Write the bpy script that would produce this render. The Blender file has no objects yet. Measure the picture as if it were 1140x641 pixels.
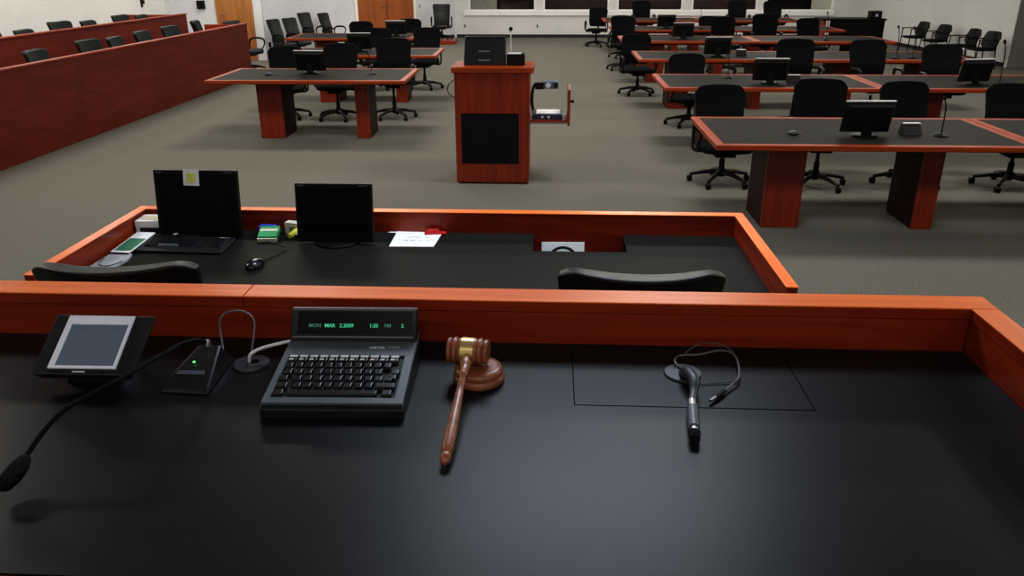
import bpy, bmesh, math, random
from mathutils import Vector, Matrix
random.seed(7)
PI = math.pi
scene = bpy.context.scene
C = scene.collection

# ------------------------------------------------------------------ materials
def mat(name, color, rough=.5, metal=0., spec=.5, coat=0., emit=None, estr=0., alpha=None, trans=0.):
    m = bpy.data.materials.new(name); m.use_nodes = True
    b = m.node_tree.nodes['Principled BSDF']
    b.inputs['Base Color'].default_value = (*color, 1)
    b.inputs['Roughness'].default_value = rough
    b.inputs['Metallic'].default_value = metal
    b.inputs['Specular IOR Level'].default_value = spec
    b.inputs['Coat Weight'].default_value = coat
    b.inputs['Coat Roughness'].default_value = .15
    b.inputs['Transmission Weight'].default_value = trans
    if emit:
        b.inputs['Emission Color'].default_value = (*emit, 1); b.inputs['Emission Strength'].default_value = estr
    return m

def noisy(name, c1, c2, scale=(8, 8, 8), detail=4, rough=.5, rough_var=0., bump=0., spec=.5, coat=0., lo=.35, hi=.65, distortion=0.):
    m = mat(name, c1, rough, spec=spec, coat=coat)
    nt = m.node_tree; b = nt.nodes['Principled BSDF']
    tc = nt.nodes.new('ShaderNodeTexCoord'); mp = nt.nodes.new('ShaderNodeMapping')
    mp.inputs['Scale'].default_value = scale
    nz = nt.nodes.new('ShaderNodeTexNoise'); nz.inputs['Scale'].default_value = 1.; nz.inputs['Detail'].default_value = detail
    nz.inputs['Distortion'].default_value = distortion
    rp = nt.nodes.new('ShaderNodeValToRGB')
    rp.color_ramp.elements[0].position = lo; rp.color_ramp.elements[0].color = (*c1, 1)
    rp.color_ramp.elements[1].position = hi; rp.color_ramp.elements[1].color = (*c2, 1)
    nt.links.new(tc.outputs['Object'], mp.inputs['Vector']); nt.links.new(mp.outputs['Vector'], nz.inputs['Vector'])
    nt.links.new(nz.outputs['Fac'], rp.inputs['Fac']); nt.links.new(rp.outputs['Color'], b.inputs['Base Color'])
    if rough_var:
        mr = nt.nodes.new('ShaderNodeMapRange'); mr.inputs['To Min'].default_value = rough - rough_var; mr.inputs['To Max'].default_value = rough + rough_var
        nt.links.new(nz.outputs['Fac'], mr.inputs['Value']); nt.links.new(mr.outputs['Result'], b.inputs['Roughness'])
    if bump:
        bp = nt.nodes.new('ShaderNodeBump'); bp.inputs['Strength'].default_value = bump; bp.inputs['Distance'].default_value = .01
        nt.links.new(nz.outputs['Fac'], bp.inputs['Height']); nt.links.new(bp.outputs['Normal'], b.inputs['Normal'])
    return m

WD1, WD2 = (.2, .021, .006), (.3, .038, .01)
M = {}
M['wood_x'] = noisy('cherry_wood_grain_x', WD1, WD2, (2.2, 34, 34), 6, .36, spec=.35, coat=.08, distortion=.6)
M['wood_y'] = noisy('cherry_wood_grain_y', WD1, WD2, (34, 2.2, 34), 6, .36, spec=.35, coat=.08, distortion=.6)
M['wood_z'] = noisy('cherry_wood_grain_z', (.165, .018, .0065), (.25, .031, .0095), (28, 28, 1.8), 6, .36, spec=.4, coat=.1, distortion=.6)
M['lit_cap_x'] = noisy('cherry_lit_cap_grain_x', (.74, .13, .014), (.88, .18, .022), (2.2, 34, 34), 6, .36, spec=.3, coat=.06, distortion=.6)  # cherry with ceiling light on the rail tops put into the colour
M['lit_cap_y'] = noisy('cherry_lit_cap_grain_y', (.74, .13, .014), (.88, .18, .022), (34, 2.2, 34), 6, .36, spec=.3, coat=.06, distortion=.6)  # same light-brightened cherry colour for the side rail tops
M['jury_wood'] = noisy('jury_panel_wood', (.1, .0125, .007), (.14, .018, .0095), (9, 1.5, 9), 6, .5, spec=.22, distortion=.8)
M['edge_x'] = noisy('table_edge_wood', (.21, .029, .0065), (.3, .048, .0105), (2.2, 34, 34), 6, .45, spec=.2, coat=0., distortion=.6)
M['pedestal_side'] = noisy('dark_pedestal_wood', (.018, .004, .003), (.028, .006, .004), (28, 28, 1.8), 5, .5, spec=.2)  # pedestal sides, darker than their front faces
M['jury_cap'] = noisy('jury_rail_cap', (.2, .028, .012), (.28, .045, .018), (9, 2, 9), 5, .45, spec=.3)
M['door_wood'] = noisy('door_oak', (.3, .115, .03), (.43, .18, .05), (9, 9, .9), 6, .45, distortion=.8)
M['door_wood2'] = noisy('double_door_wood', (.26, .07, .016), (.36, .105, .026), (9, 9, .9), 6, .45, distortion=.8)
M['walnut'] = noisy('walnut_gavel', (.2, .062, .03), (.36, .13, .068), (14, 60, 60), 6, .36, coat=.2)
M['walnut_block'] = noisy('walnut_block', (.21, .066, .032), (.34, .125, .062), (12, 60, 60), 6, .36, coat=.2)
M['laminate'] = noisy('black_laminate', (.006, .0065, .0085), (.009, .0097, .012), (120, 120, 120), 3, .38, .03, spec=.2)
M['laminate_t'] = noisy('dark_table_laminate', (.012, .0118, .0105), (.018, .0178, .0155), (90, 90, 90), 3, .6, .04, spec=.07)
M['carpet'] = noisy('grey_carpet', (.098, .094, .080), (.192, .184, .158), (70, 70, 70), 8, .95, bump=.5, spec=.08, lo=.25, hi=.75)
M['wall'] = noisy('painted_wall', (.66, .655, .635), (.70, .695, .675), (1.5, 1.5, 1.5), 3, .85, spec=.2)
M['wall_blue'] = noisy('painted_wall_cool', (.61, .62, .655), (.66, .67, .70), (1.5, 1.5, 1.5), 3, .85, spec=.2)
M['wall_shaded'] = noisy('shaded_wall_grey', (.2, .19, .17), (.23, .22, .2), (2, 2, 2), 3, .85, spec=.2)  # shade put into the colour of the less lit right-hand walls
M['white_paint'] = noisy('white_trim_paint', (.82, .81, .79), (.86, .85, .83), (3, 3, 3), 2, .5)
M['ceiling'] = noisy('ceiling_tile', (.6, .6, .58), (.68, .68, .66), (20, 20, 20), 3, .9, spec=.1)
M['base_black'] = mat('black_rubber_base', (.012, .012, .013), .6)
M['mesh_black'] = noisy('black_mesh_fabric', (.0028, .0032, .0042), (.0045, .0052, .0066), (160, 160, 160), 2, .8, bump=.2, spec=.1)
M['leather'] = noisy('black_leather', (.004, .005, .0056), (.007, .0085, .0095), (60, 60, 60), 4, .42, .05, bump=.1, spec=.32)
M['leather_g'] = noisy('dark_green_leather', (.004, .0085, .0075), (.007, .0125, .011), (60, 60, 60), 4, .5, .05, bump=.1, spec=.2)
M['plastic'] = noisy('black_plastic', (.0035, .0036, .004), (.006, .006, .0065), (40, 40, 40), 2, .45, .04, spec=.22)
M['plastic_gl'] = noisy('glossy_black_plastic', (.008, .009, .011), (.012, .013, .015), (30, 30, 30), 2, .22, .04)
M['plastic_soft'] = noisy('charcoal_plastic', (.011, .012, .014), (.016, .017, .019), (40, 40, 40), 2, .42, .04, spec=.35)
M['key_black'] = noisy('key_plastic', (.012, .013, .016), (.017, .018, .021), (30, 30, 30), 2, .24, .03, spec=.7)
M['slate'] = noisy('slate_plastic', (.085, .098, .125), (.105, .118, .148), (30, 30, 30), 2, .42, .05)
M['screen'] = noisy('dark_screen', (.0028, .003, .0036), (.0034, .0036, .0044), (5, 5, 5), 2, .35, spec=.15)
M['panel_screen'] = mat('touch_panel_screen', (.05, .06, .085), .12, spec=.6, emit=(.3, .36, .48), estr=.13)
M['silver'] = noisy('silver_bezel', (.74, .76, .86), (.8, .82, .92), (30, 30, 30), 2, .35)
M['silver2'] = noisy('pale_grey_plastic', (.5, .5, .52), (.6, .6, .62), (30, 30, 30), 2, .4)
M['metal'] = noisy('brushed_steel', (.5, .5, .52), (.6, .6, .62), (60, 60, 10), 2, .3)
M['metal'].node_tree.nodes['Principled BSDF'].inputs['Metallic'].default_value = 1.
M['gold'] = noisy('brass_band', (.72, .55, .22), (.82, .66, .32), (40, 40, 40), 2, .3)
M['gold'].node_tree.nodes['Principled BSDF'].inputs['Metallic'].default_value = .75
M['paper'] = noisy('white_paper', (.86, .88, .9), (.9, .92, .93), (20, 20, 20), 2, .8, spec=.2)
M['paper_g'] = noisy('grey_paper', (.36, .37, .42), (.42, .43, .48), (30, 30, 30), 2, .7)
M['cream'] = noisy('cream_card', (.75, .72, .58), (.82, .79, .66), (20, 20, 20), 2, .7)
M['ink'] = noisy('grey_ink', (.2, .2, .26), (.28, .28, .34), (60, 60, 60), 2, .8)
M['yellow'] = noisy('yellow_ink', (.75, .78, .12), (.82, .84, .25), (60, 60, 60), 2, .7)
M['yellow_b'] = noisy('yellow_card', (.7, .66, .06), (.78, .74, .12), (60, 60, 60), 2, .6)
M['green'] = noisy('green_print', (.015, .3, .09), (.03, .42, .15), (60, 60, 60), 2, .5)
M['green_d'] = noisy('dark_green_print', (.02, .17, .09), (.04, .24, .14), (60, 60, 60), 2, .5)
M['blue'] = noisy('blue_card', (.02, .05, .42), (.04, .1, .6), (60, 60, 60), 2, .5)
M['navy'] = noisy('navy_card', (.012, .02, .045), (.02, .03, .06), (60, 60, 60), 2, .5)
M['red'] = noisy('red_plastic', (.5, .01, .012), (.62, .02, .02), (60, 60, 60), 2, .4)
M['white_cable'] = noisy('white_cable_jacket', (.7, .7, .74), (.76, .76, .8), (60, 60, 60), 2, .45)
M['grey_cable'] = noisy('grey_cable_jacket', (.1, .1, .11), (.14, .14, .15), (60, 60, 60), 2, .4)
M['black_cable'] = noisy('black_cable_jacket', (.012, .012, .013), (.018, .018, .019), (60, 60, 60), 2, .4)
M['grommet'] = noisy('grommet_plastic', (.028, .031, .04), (.036, .04, .05), (40, 40, 40), 2, .45)
M['led_text'] = mat('green_display_glow', (.02, .2, .1), .5, emit=(.06, .75, .38), estr=.55)
M['led_dim'] = mat('dim_display_glow', (.02, .08, .06), .5, emit=(.08, .28, .2), estr=.4)
M['led'] = mat('green_led', (.1, .8, .1), .4, emit=(.1, 1., .15), estr=2.5)
M['glass'] = mat('window_glass', (.95, .97, .97), .02, trans=1., spec=.5)
M['glass'].node_tree.nodes['Principled BSDF'].inputs['IOR'].default_value = 1.05
M['dark_room'] = noisy('dark_lobby_wall', (.03, .02, .022), (.05, .032, .034), (2, 2, 2), 3, .8)
M['bench_red'] = noisy('dark_red_bench', (.035, .009, .01), (.055, .014, .015), (9, 9, 9), 4, .5)
M['blind'] = noisy('pale_blind', (.55, .56, .45), (.62, .63, .52), (60, 2, 2), 2, .7)
M['beige'] = noisy('beige_panel', (.55, .53, .44), (.62, .6, .5), (6, 6, 6), 2, .7)
M['groove'] = mat('dark_groove', (.002, .002, .002), .9, spec=.05)
M['foam'] = noisy('black_foam', (.006, .006, .007), (.012, .012, .013), (180, 180, 180), 2, .9, bump=.3, spec=.15)
M['blue_metal'] = noisy('blue_grey_metal', (.05, .09, .13), (.08, .13, .18), (30, 30, 30), 2, .35)

# ------------------------------------------------------------------ mesh builder
class MB:
    def __init__(s): s.v = []; s.f = []
    def add(s, vs, fs):
        o = len(s.v); s.v += [tuple(v) for v in vs]; s.f += [tuple(i + o for i in f) for f in fs]; return s
    def box(s, x0, x1, y0, y1, z0, z1):
        return s.add([(x0,y0,z0),(x1,y0,z0),(x1,y1,z0),(x0,y1,z0),(x0,y0,z1),(x1,y0,z1),(x1,y1,z1),(x0,y1,z1)],
                     [(0,3,2,1),(4,5,6,7),(0,1,5,4),(1,2,6,5),(2,3,7,6),(3,0,4,7)])
    def hexa(s, p):      # 8 points: bottom ring then top ring
        return s.add(p, [(0,3,2,1),(4,5,6,7),(0,1,5,4),(1,2,6,5),(2,3,7,6),(3,0,4,7)])
    def prism(s, poly, z0, z1):          # polygon in XY
        n = len(poly)
        vs = [(x,y,z0) for x,y in poly] + [(x,y,z1) for x,y in poly]
        return s.add(vs, [tuple(reversed(range(n))), tuple(range(n,2*n))] + [(i,(i+1)%n,n+(i+1)%n,n+i) for i in range(n)])
    def prismx(s, poly, x0, x1):         # polygon in YZ swept along X
        n = len(poly)
        vs = [(x0,y,z) for y,z in poly] + [(x1,y,z) for y,z in poly]
        return s.add(vs, [tuple(reversed(range(n))), tuple(range(n,2*n))] + [(i,(i+1)%n,n+(i+1)%n,n+i) for i in range(n)])
    def lathe(s, prof, n=24, c=(0,0,0), axis='z'):   # prof: list of (r, h)
        vs = []; fs = []
        for r, h in prof:
            for k in range(n):
                a = 2*PI*k/n; x, y = r*math.cos(a), r*math.sin(a)
                p = (x,y,h) if axis == 'z' else ((h,x,y) if axis == 'x' else (y,h,x))
                vs.append((p[0]+c[0],p[1]+c[1],p[2]+c[2]))
        for i in range(len(prof)-1):
            for k in range(n):
                fs.append((i*n+k, i*n+(k+1)%n, (i+1)*n+(k+1)%n, (i+1)*n+k))
        fs.append(tuple(reversed(range(n)))); fs.append(tuple((len(prof)-1)*n+k for k in range(n)))
        return s.add(vs, fs)
    def tube(s, pts, r, n=8, smooth=0):
        pts = [Vector(p) for p in pts]
        rr = r if isinstance(r, (list, tuple)) else [r]*len(pts)
        if smooth:
            q = []; qr = []
            for i in range(len(pts)-1):
                p0 = pts[max(i-1,0)]; p1 = pts[i]; p2 = pts[i+1]; p3 = pts[min(i+2,len(pts)-1)]
                for k in range(smooth):
                    t = k/smooth
                    q.append(.5*((2*p1)+(p2-p0)*t+(2*p0-5*p1+4*p2-p3)*t*t+(3*p1-p0-3*p2+p3)*t**3)); qr.append(rr[i]*(1-t)+rr[i+1]*t)
            q.append(pts[-1]); qr.append(rr[-1]); pts = q; rr = qr
        vs = []; fs = []; m = len(pts); u = None
        for i, p in enumerate(pts):
            d = (pts[min(i+1,m-1)] - pts[max(i-1,0)]).normalized()
            if u is None: u = d.orthogonal().normalized()
            else:
                u = (u - d*u.dot(d))
                u = u.normalized() if u.length > 1e-5 else d.orthogonal().normalized()
            w = d.cross(u)
            for k in range(n):
                a = 2*PI*k/n; vs.append(p + (u*math.cos(a)+w*math.sin(a))*rr[i])
        for i in range(m-1):
            for k in range(n):
                fs.append((i*n+k, i*n+(k+1)%n, (i+1)*n+(k+1)%n, (i+1)*n+k))
        fs.append(tuple(reversed(range(n)))); fs.append(tuple((m-1)*n+k for k in range(n)))
        return s.add(vs, fs)
    def shell(s, fn, nu, nv, th):        # fn(u in -1..1, v in 0..1) -> (point, normal); closed thick sheet
        vs = []; fs = []
        for side in (0, 1):
            for j in range(nv+1):
                for i in range(nu+1):
                    p, nrm = fn(2*i/nu-1, j/nv); t = th(2*i/nu-1, j/nv) if callable(th) else th
                    vs.append(Vector(p) + Vector(nrm)*(t if side else 0))
        N = (nu+1)*(nv+1); ix = lambda sd,i,j: sd*N + j*(nu+1) + i
        for j in range(nv):
            for i in range(nu):
                fs.append((ix(0,i,j),ix(0,i+1,j),ix(0,i+1,j+1),ix(0,i,j+1)))
                fs.append((ix(1,i,j),ix(1,i,j+1),ix(1,i+1,j+1),ix(1,i+1,j)))
        for i in range(nu):
            fs.append((ix(0,i,0),ix(1,i,0),ix(1,i+1,0),ix(0,i+1,0))); fs.append((ix(0,i,nv),ix(0,i+1,nv),ix(1,i+1,nv),ix(1,i,nv)))
        for j in range(nv):
            fs.append((ix(0,0,j),ix(0,0,j+1),ix(1,0,j+1),ix(1,0,j))); fs.append((ix(0,nu,j),ix(1,nu,j),ix(1,nu,j+1),ix(0,nu,j+1)))
        return s.add(vs, fs)
    def build(s, name, m, parent=None, bevel=0., seg=2, smooth=False, sub=0):
        me = bpy.data.meshes.new(name); me.from_pydata(s.v, [], s.f); me.update()
        bm = bmesh.new(); bm.from_mesh(me); bmesh.ops.recalc_face_normals(bm, faces=bm.faces); bm.to_mesh(me); bm.free()
        me.materials.append(M[m])
        if smooth or bevel or sub:
            for p in me.polygons: p.use_smooth = True
        o = bpy.data.objects.new(name, me); C.objects.link(o)
        if parent: o.parent = parent
        if bevel:
            b = o.modifiers.new('bevel', 'BEVEL'); b.width = bevel; b.segments = seg; b.limit_method = 'ANGLE'; b.angle_limit = math.radians(40)
            b.harden_normals = True
        if sub:
            q = o.modifiers.new('subdivision', 'SUBSURF'); q.levels = sub; q.render_levels = sub
        elif smooth and not bevel:
            try: me.set_sharp_from_angle(angle=math.radians(45))
            except Exception: pass
        return o

def tag(o, label, cat, group=None):
    o['label'] = label; o['category'] = cat
    if group: o['group'] = group
    return o
def thing(name, label, cat, loc=(0,0,0), rz=0, group=None):
    o = bpy.data.objects.new(name, None); o.empty_display_size = .1; C.objects.link(o); o.location = loc; o.rotation_euler = (0,0,rz)
    return tag(o, label, cat, group)
def struct(o): o['kind'] = 'structure'; return o
def copy_tree(o, parent=None):
    c = o.copy(); C.objects.link(c)
    if parent: c.parent = parent
    for ch in list(o.children): copy_tree(ch, c)
    return c
used = set()
def place(proto, label, loc, rz=0, group=None, dz=0., lift=()):
    """first call moves the prototype itself, later calls copy it with all its parts; lift = part names raised by dz"""
    o = proto
    if proto.name in used: o = copy_tree(proto)
    used.add(proto.name)
    o.location = loc; o.rotation_euler = (0,0,rz); o['label'] = label
    if group: o['group'] = group
    for ch in o.children:
        if ch.name.split('.')[0] in lift: ch.location.z = dz
    return o
def text_mesh(name, s, size, m, parent, matrix, align='LEFT', ext=.0002):
    cu = bpy.data.curves.new(name, 'FONT'); cu.body = s; cu.size = size; cu.align_x = align; cu.extrude = ext; cu.resolution_u = 2
    cu.offset = size*.02
    t = bpy.data.objects.new(name, cu); C.objects.link(t)
    dg = bpy.context.evaluated_depsgraph_get(); me = bpy.data.meshes.new_from_object(t.evaluated_get(dg))
    bpy.data.objects.remove(t); bpy.data.curves.remove(cu)
    me.materials.clear(); me.materials.append(M[m]); me.transform(matrix)
    o = bpy.data.objects.new(name, me); C.objects.link(o); o.parent = parent
    return o

# ------------------------------------------------------------------ room shell
def wall(name, a, b, z0, z1, m, th=.12, side=1):
    a, b = Vector(a), Vector(b); d = (b-a).normalized(); n = Vector((-d.y, d.x))*th*side
    return struct(MB().prism([tuple(a), tuple(b), tuple(b+n), tuple(a+n)], z0, z1).build(name, m))
CEIL = 3.3
struct(MB().box(-9.2, 14.5, -2.2, 24.9, -.1, 0).build('floor', 'carpet'))
struct(MB().box(-9.2, 14.5, -2.2, 30.6, CEIL, CEIL+.1).build('ceiling', 'ceiling'))
wall('wall_left', (-8.7, -2.2), (-8.7, 18.5), 0, CEIL, 'wall', side=1)
wall('wall_front', (14.4, -2.1), (-8.8, -2.1), 0, CEIL, 'wall', side=1)
wall('wall_right', (14.3, 17.5), (14.3, -2.2), 0, CEIL, 'wall_shaded', side=1)
wall('wall_right_return', (9.47, 17.5), (14.4, 17.5), 0, CEIL, 'wall_shaded', side=1)
wall('wall_right_rear', (9.0, 24.7), (9.45, 17.5), 0, CEIL, 'wall', side=1)
wall('wall_left_rear', (-8.8, 18.4), (-6.5, 18.4), 0, CEIL, 'wall_blue', side=1)
DA, DB = Vector((-6.55, 18.4)), Vector((-2.9, 24.7))
wall('wall_diagonal', DA, DB, 0, CEIL, 'wall_blue', side=1)
Y0 = 24.7
wx = [(-2.49,-.52), (-.28,1.64), (1.88,3.79), (4.05,5.94), (6.18,8.1)]
wb = MB().box(-3.0, 9.15, Y0, Y0+.14, 0, .76).box(-3.0, 9.15, Y0, Y0+.14, 2.3, CEIL)
ed = [-3.0] + [e for w in wx for e in w] + [9.15]
for i in range(0, len(ed), 2): wb.box(ed[i], ed[i+1], Y0, Y0+.14, .76, 2.3)
struct(wb.build('wall_back', 'wall'))
struct(MB().box(-2.65, 8.15, Y0-.05, Y0, .62, .76).build('trim_1', 'white_paint', bevel=.008))
for i, (a, b) in enumerate(wx):
    fr = MB().box(a, b, Y0+.01, Y0+.12, .76, .79).box(a, b, Y0+.01, Y0+.12, 2.26, 2.3).box(a, a+.04, Y0+.01, Y0+.12, .79, 2.26).box(b-.04, b, Y0+.01, Y0+.12, .79, 2.26)
    w = struct(fr.build('window_%d' % (i+1), 'white_paint'))
    MB().box(a+.04, b-.04, Y0+.06, Y0+.068, .79, 2.26).build('pane', 'glass', w)
MB().box(7.5, 8.06, Y0+.08, Y0+.1, .79, 2.26).build('blind', 'blind', w)
struct(MB().box(-2.86, 8.98, Y0-.015, Y0, 0, .09).build('baseboard_back', 'base_black'))
def baseb(name, a, b, t0, t1):
    a, b = Vector(a), Vector(b); d = (b-a).normalized(); L = (b-a).length; n = Vector((d.y,-d.x))*.015
    p, q = a+d*t0, a+d*t1
    struct(MB().prism([tuple(p), tuple(q), tuple(q+n), tuple(p+n)], 0, .09).build(name, 'base_black'))
baseb('baseboard_diagonal_left', DA, DB, .05, 3.0); baseb('baseboard_diagonal_right', DA, DB, 5.5, 7.2)
baseb('baseboard_right', (9.0, 24.68), (9.45, 17.52), 0, 7.1)
# lobby behind the windows
struct(MB().box(-3.2, 9.4, 24.9, 30.6, -.1, 0).build('floor_lobby', 'carpet'))
wall('wall_lobby', (-3.2, 29.5), (9.4, 29.5), 0, CEIL, 'dark_room')
struct(MB().box(-2.7, -1.75, 26.0, 26.1, 0, 2.6).build('wall_lobby_pier', 'beige'))
lobby = [(-1.65,-.75,.95,'leftmost window',0), (-.35,1.7,1.0,'second window from the left',0), (1.95,3.85,1.0,'middle window',0), (4.1,6.35,1.0,'fourth window from the left',0), (6.55,7.6,.84,'rightmost window, low backed',0)]
for a, b, h, w_, _ in lobby:
    t = thing('lobby_bench', 'dark red lobby bench seen through the glass of the ' + w_, 'bench', ((a+b)/2, 25.9, 0), 0, 'benches beyond the rear windows')
    hw = (b-a)/2
    MB().box(-hw, hw, 0, .08, .45, h).build('backrest', 'bench_red', t, bevel=.01)
    MB().box(-hw, hw, .08, .55, .4, .47).build('seat', 'bench_red', t, bevel=.01)
    for sx in (-1, 1): MB().box(sx*hw-.03, sx*hw+.03, 0, .5, 0, .4).build('leg', 'bench_red', t)
# doors
t = struct(MB().box(-7.53, -6.7, 18.36, 18.40, 0, 2.12).box(-7.47, -6.76, 18.345, 18.36, .01, 2.06).build('door_1', 'door_wood', bevel=.004))
MB().tube([(-7.4,18.34,1.0),(-7.4,18.28,1.0),(-7.29,18.28,1.0)], .012).build('door_handle', 'metal', t)
dd = (DB-DA).normalized(); dn = Vector((dd.y,-dd.x))
d2 = bpy.data.objects.new('door_2', None); C.objects.link(d2); d2.location = (DA.x, DA.y, 0); d2.rotation_euler = (0,0,math.atan2(dd.y,dd.x)); struct(d2)
MB().box(3.02, 3.1, -.05, 0, 0, 2.15).box(5.32, 5.4, -.05, 0, 0, 2.15).box(3.02, 5.4, -.05, 0, 2.1, 2.18).build('door_frame', 'white_paint', d2)
for a, b, hx in ((3.11, 4.2, 4.1), (4.22, 5.31, 4.32)):
    lf = MB().box(a, b, -.045, -.005, .01, 2.1).build('door_leaf', 'door_wood2', d2, bevel=.004)
    MB().tube([(hx,-.045,1.02),(hx,-.09,1.02),(hx+(.1 if hx > 4.2 else -.1),-.09,1.02)], .012).build('door_handle', 'metal', lf)
# wall plates
def plate(label, x, y, z, rz, m='silver2', name='wall_outlet', w=.07, h=.11):
    t = thing(name, label, 'outlet' if name == 'wall_outlet' else 'switch', (x,y,z), rz)
    MB().box(-w/2, w/2, -.008, 0, -h/2, h/2).build('cover_plate', m, t, bevel=.003)
    MB().box(-w/5, w/5, -.011, -.008, -h/3, h/3).build('socket', 'plastic', t)
plate('small pale wall outlet under the leftmost window, above black baseboard', -.45, Y0, .33, 0)
plate('small grey wall outlet at the wall corner right of the lone raised chair', -2.62, Y0, .33, 0)
ang = math.atan2(dd.y, dd.x)
p = DA + dd*5.62; plate('small wall switch just right of the wooden double doors', p.x, p.y, .95, ang, name='wall_switch')
p = DA + dd*.18; plate('dark wall outlet left of the four chairs along the diagonal wall', p.x, p.y, .33, ang, 'plastic')
t = thing('wall_speaker', 'small square black box mounted on the wall left of the single door', 'wall box', (-7.86, 18.4, 1.2)); MB().box(-.09,.09,-.05,0,-.09,.09).build('housing','plastic',t,bevel=.01); MB().lathe([(.06,-.056),(.06,-.05)],16,axis='y').build('grille','foam',t)
t = thing('wall_bracket', 'small dark metal bracket on the left wall above the rear jury chairs', 'bracket', (-8.7, 17.35, 1.32)); MB().box(0,.015,-.04,.04,-.12,.14).build('back_plate','plastic',t); MB().box(.015,.07,-.02,.02,-.06,.02).build('hook','plastic',t,bevel=.004)

# ------------------------------------------------------------------ judge bench
struct(MB().box(-1.9, 1.2, -2.0, .7, 0, .5).build('floor_bench_platform', 'carpet'))
bench = thing('judge_bench', "judge's bench with broad black desktop and raised orange cherry rail, nearest the viewer", 'bench', (0,0,0))
MB().box(-1.9, .865, .7995, 1.525, 1.215, 1.25).build('desktop', 'laminate', bench)
MB().box(-1.9, .915, .765, .799, 1.2, 1.2495).build('front_edge', 'lit_cap_x', bench, bevel=.006)
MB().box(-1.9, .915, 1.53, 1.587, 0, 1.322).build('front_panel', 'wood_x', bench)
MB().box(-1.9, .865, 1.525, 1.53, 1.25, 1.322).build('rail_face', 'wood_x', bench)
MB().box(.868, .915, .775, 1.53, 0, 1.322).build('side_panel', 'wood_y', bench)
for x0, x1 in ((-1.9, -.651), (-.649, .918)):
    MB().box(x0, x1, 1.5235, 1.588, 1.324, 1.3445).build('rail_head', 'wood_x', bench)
    MB().box(x0, x1, 1.5225, 1.59, 1.345, 1.349).build('rail_cap', 'lit_cap_x', bench, bevel=.0015)
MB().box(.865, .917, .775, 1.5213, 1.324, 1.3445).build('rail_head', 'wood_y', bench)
MB().box(.864, .918, .775, 1.5213, 1.345, 1.349).build('rail_cap', 'lit_cap_y', bench, bevel=.0015)
hg = MB()
for a in ((.0505,.0525,1.27,1.5), (.4865,.4885,1.27,1.5), (.0505,.4885,1.27,1.2725)): hg.box(a[0],a[1],a[2],a[3],1.2495,1.2503)
hg.build('hatch_seam', 'groove', bench)

# grommets
def grommet(label, x, y, r):
    t = thing('cable_grommet', label, 'grommet', (x,y,1.25), 0, 'cable grommets on the bench desktop')
    MB().lathe([(r,0),(r,.002),(r*.96,.0045),(r*.5,.005)],32).build('cover_disc','grommet',t,smooth=True)
    MB().lathe([(.009,.0035),(.009,.0056)],16,c=(r*.15,r*.1,0)).build('cable_hole','groove',t)
grommet('round black cable grommet between small wedge microphone base and keyboard terminal', -.6, 1.402, .037)
grommet('round black cable grommet inside the hatch outline, right of gavel', .268, 1.4, .037)
def cable(name, label, pts, r, m, cat='cable', sm=6):
    return tag(MB().tube(pts, r, 8, sm).build(name, m, smooth=True), label, cat)
cable('microphone_cable', 'thin black cable looping up in an arch from left grommet to the wedge microphone', [(-.605,1.405,1.255),(-.606,1.43,1.275),(-.606,1.45,1.30),(-.607,1.46,1.321),(-.623,1.468,1.335),(-.648,1.47,1.338),(-.671,1.468,1.331),(-.68,1.46,1.317),(-.677,1.45,1.293),(-.668,1.43,1.277),(-.66,1.41,1.268)], .0022, 'grey_cable')
cable('data_cable', 'white cable running from left grommet to the back of keyboard terminal', [(-.604,1.402,1.256),(-.599,1.40,1.273),(-.583,1.41,1.281),(-.56,1.42,1.285),(-.53,1.432,1.288),(-.512,1.44,1.288)], .0035, 'white_cable')
t = thing('connector_cable', 'thick black plug on a short cable lying across hatch seam beside right grommet', 'cable', (.268,1.397,1.25))
MB().tube([(0,0,.004),(.002,-.03,.022),(.009,-.07,.025),(.004,-.098,.018),(-.003,-.128,.014)], [.009,.012,.011,.008,.008], 10, 5).build('cable_sheath','grommet',t,smooth=True)
MB().tube([(-.003,-.126,.014),(-.006,-.152,.013)], [.008,.0095], 12).build('collar','metal',t,smooth=True)
MB().tube([(-.006,-.15,.013),(-.0135,-.215,.012)], [.0105,.0105], 12).build('plug_body','slate',t,smooth=True)
MB().tube([(-.0135,-.215,.012),(-.0155,-.232,.012)], [.0075,.0075], 12).build('plug_tip','metal',t,smooth=True)
MB().tube([(-.0155,-.23,.012),(-.018,-.25,.012)], [.0105,.009], 12).build('plug_shroud','foam',t,smooth=True)
t = thing('audio_cord', 'thin black looped cord with small silver plug right of right grommet', 'cord', (.264,1.406,1.25))
MB().tube([(.01,0,.006),(-.007,.021,.01),(.004,.05,.012),(.045,.053,.014),(.088,.069,.016),(.112,.058,.016),(.117,.023,.014),(.107,-.034,.012),(.088,-.061,.008),(.07,-.083,.007)], .0022, 8, 6).build('cord','grey_cable',t,smooth=True)
MB().tube([(.01,.048,.01),(.03,.07,.018),(.062,.086,.024),(.1,.086,.02),(.118,.058,.014),(.117,.02,.01),(.109,-.03,.006),(.085,-.04,.004),(.06,-.045,.003),(.032,-.049,.003)], .0013, 8, 6).build('cord','grey_cable',t,smooth=True)
MB().tube([(.07,-.083,.007),(.05,-.107,.007)], .0045, 10).build('plug_body','plastic',t,smooth=True)
MB().tube([(.05,-.107,.007),(.037,-.121,.007)], .0032, 10).build('plug_tip','metal',t,smooth=True)

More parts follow.
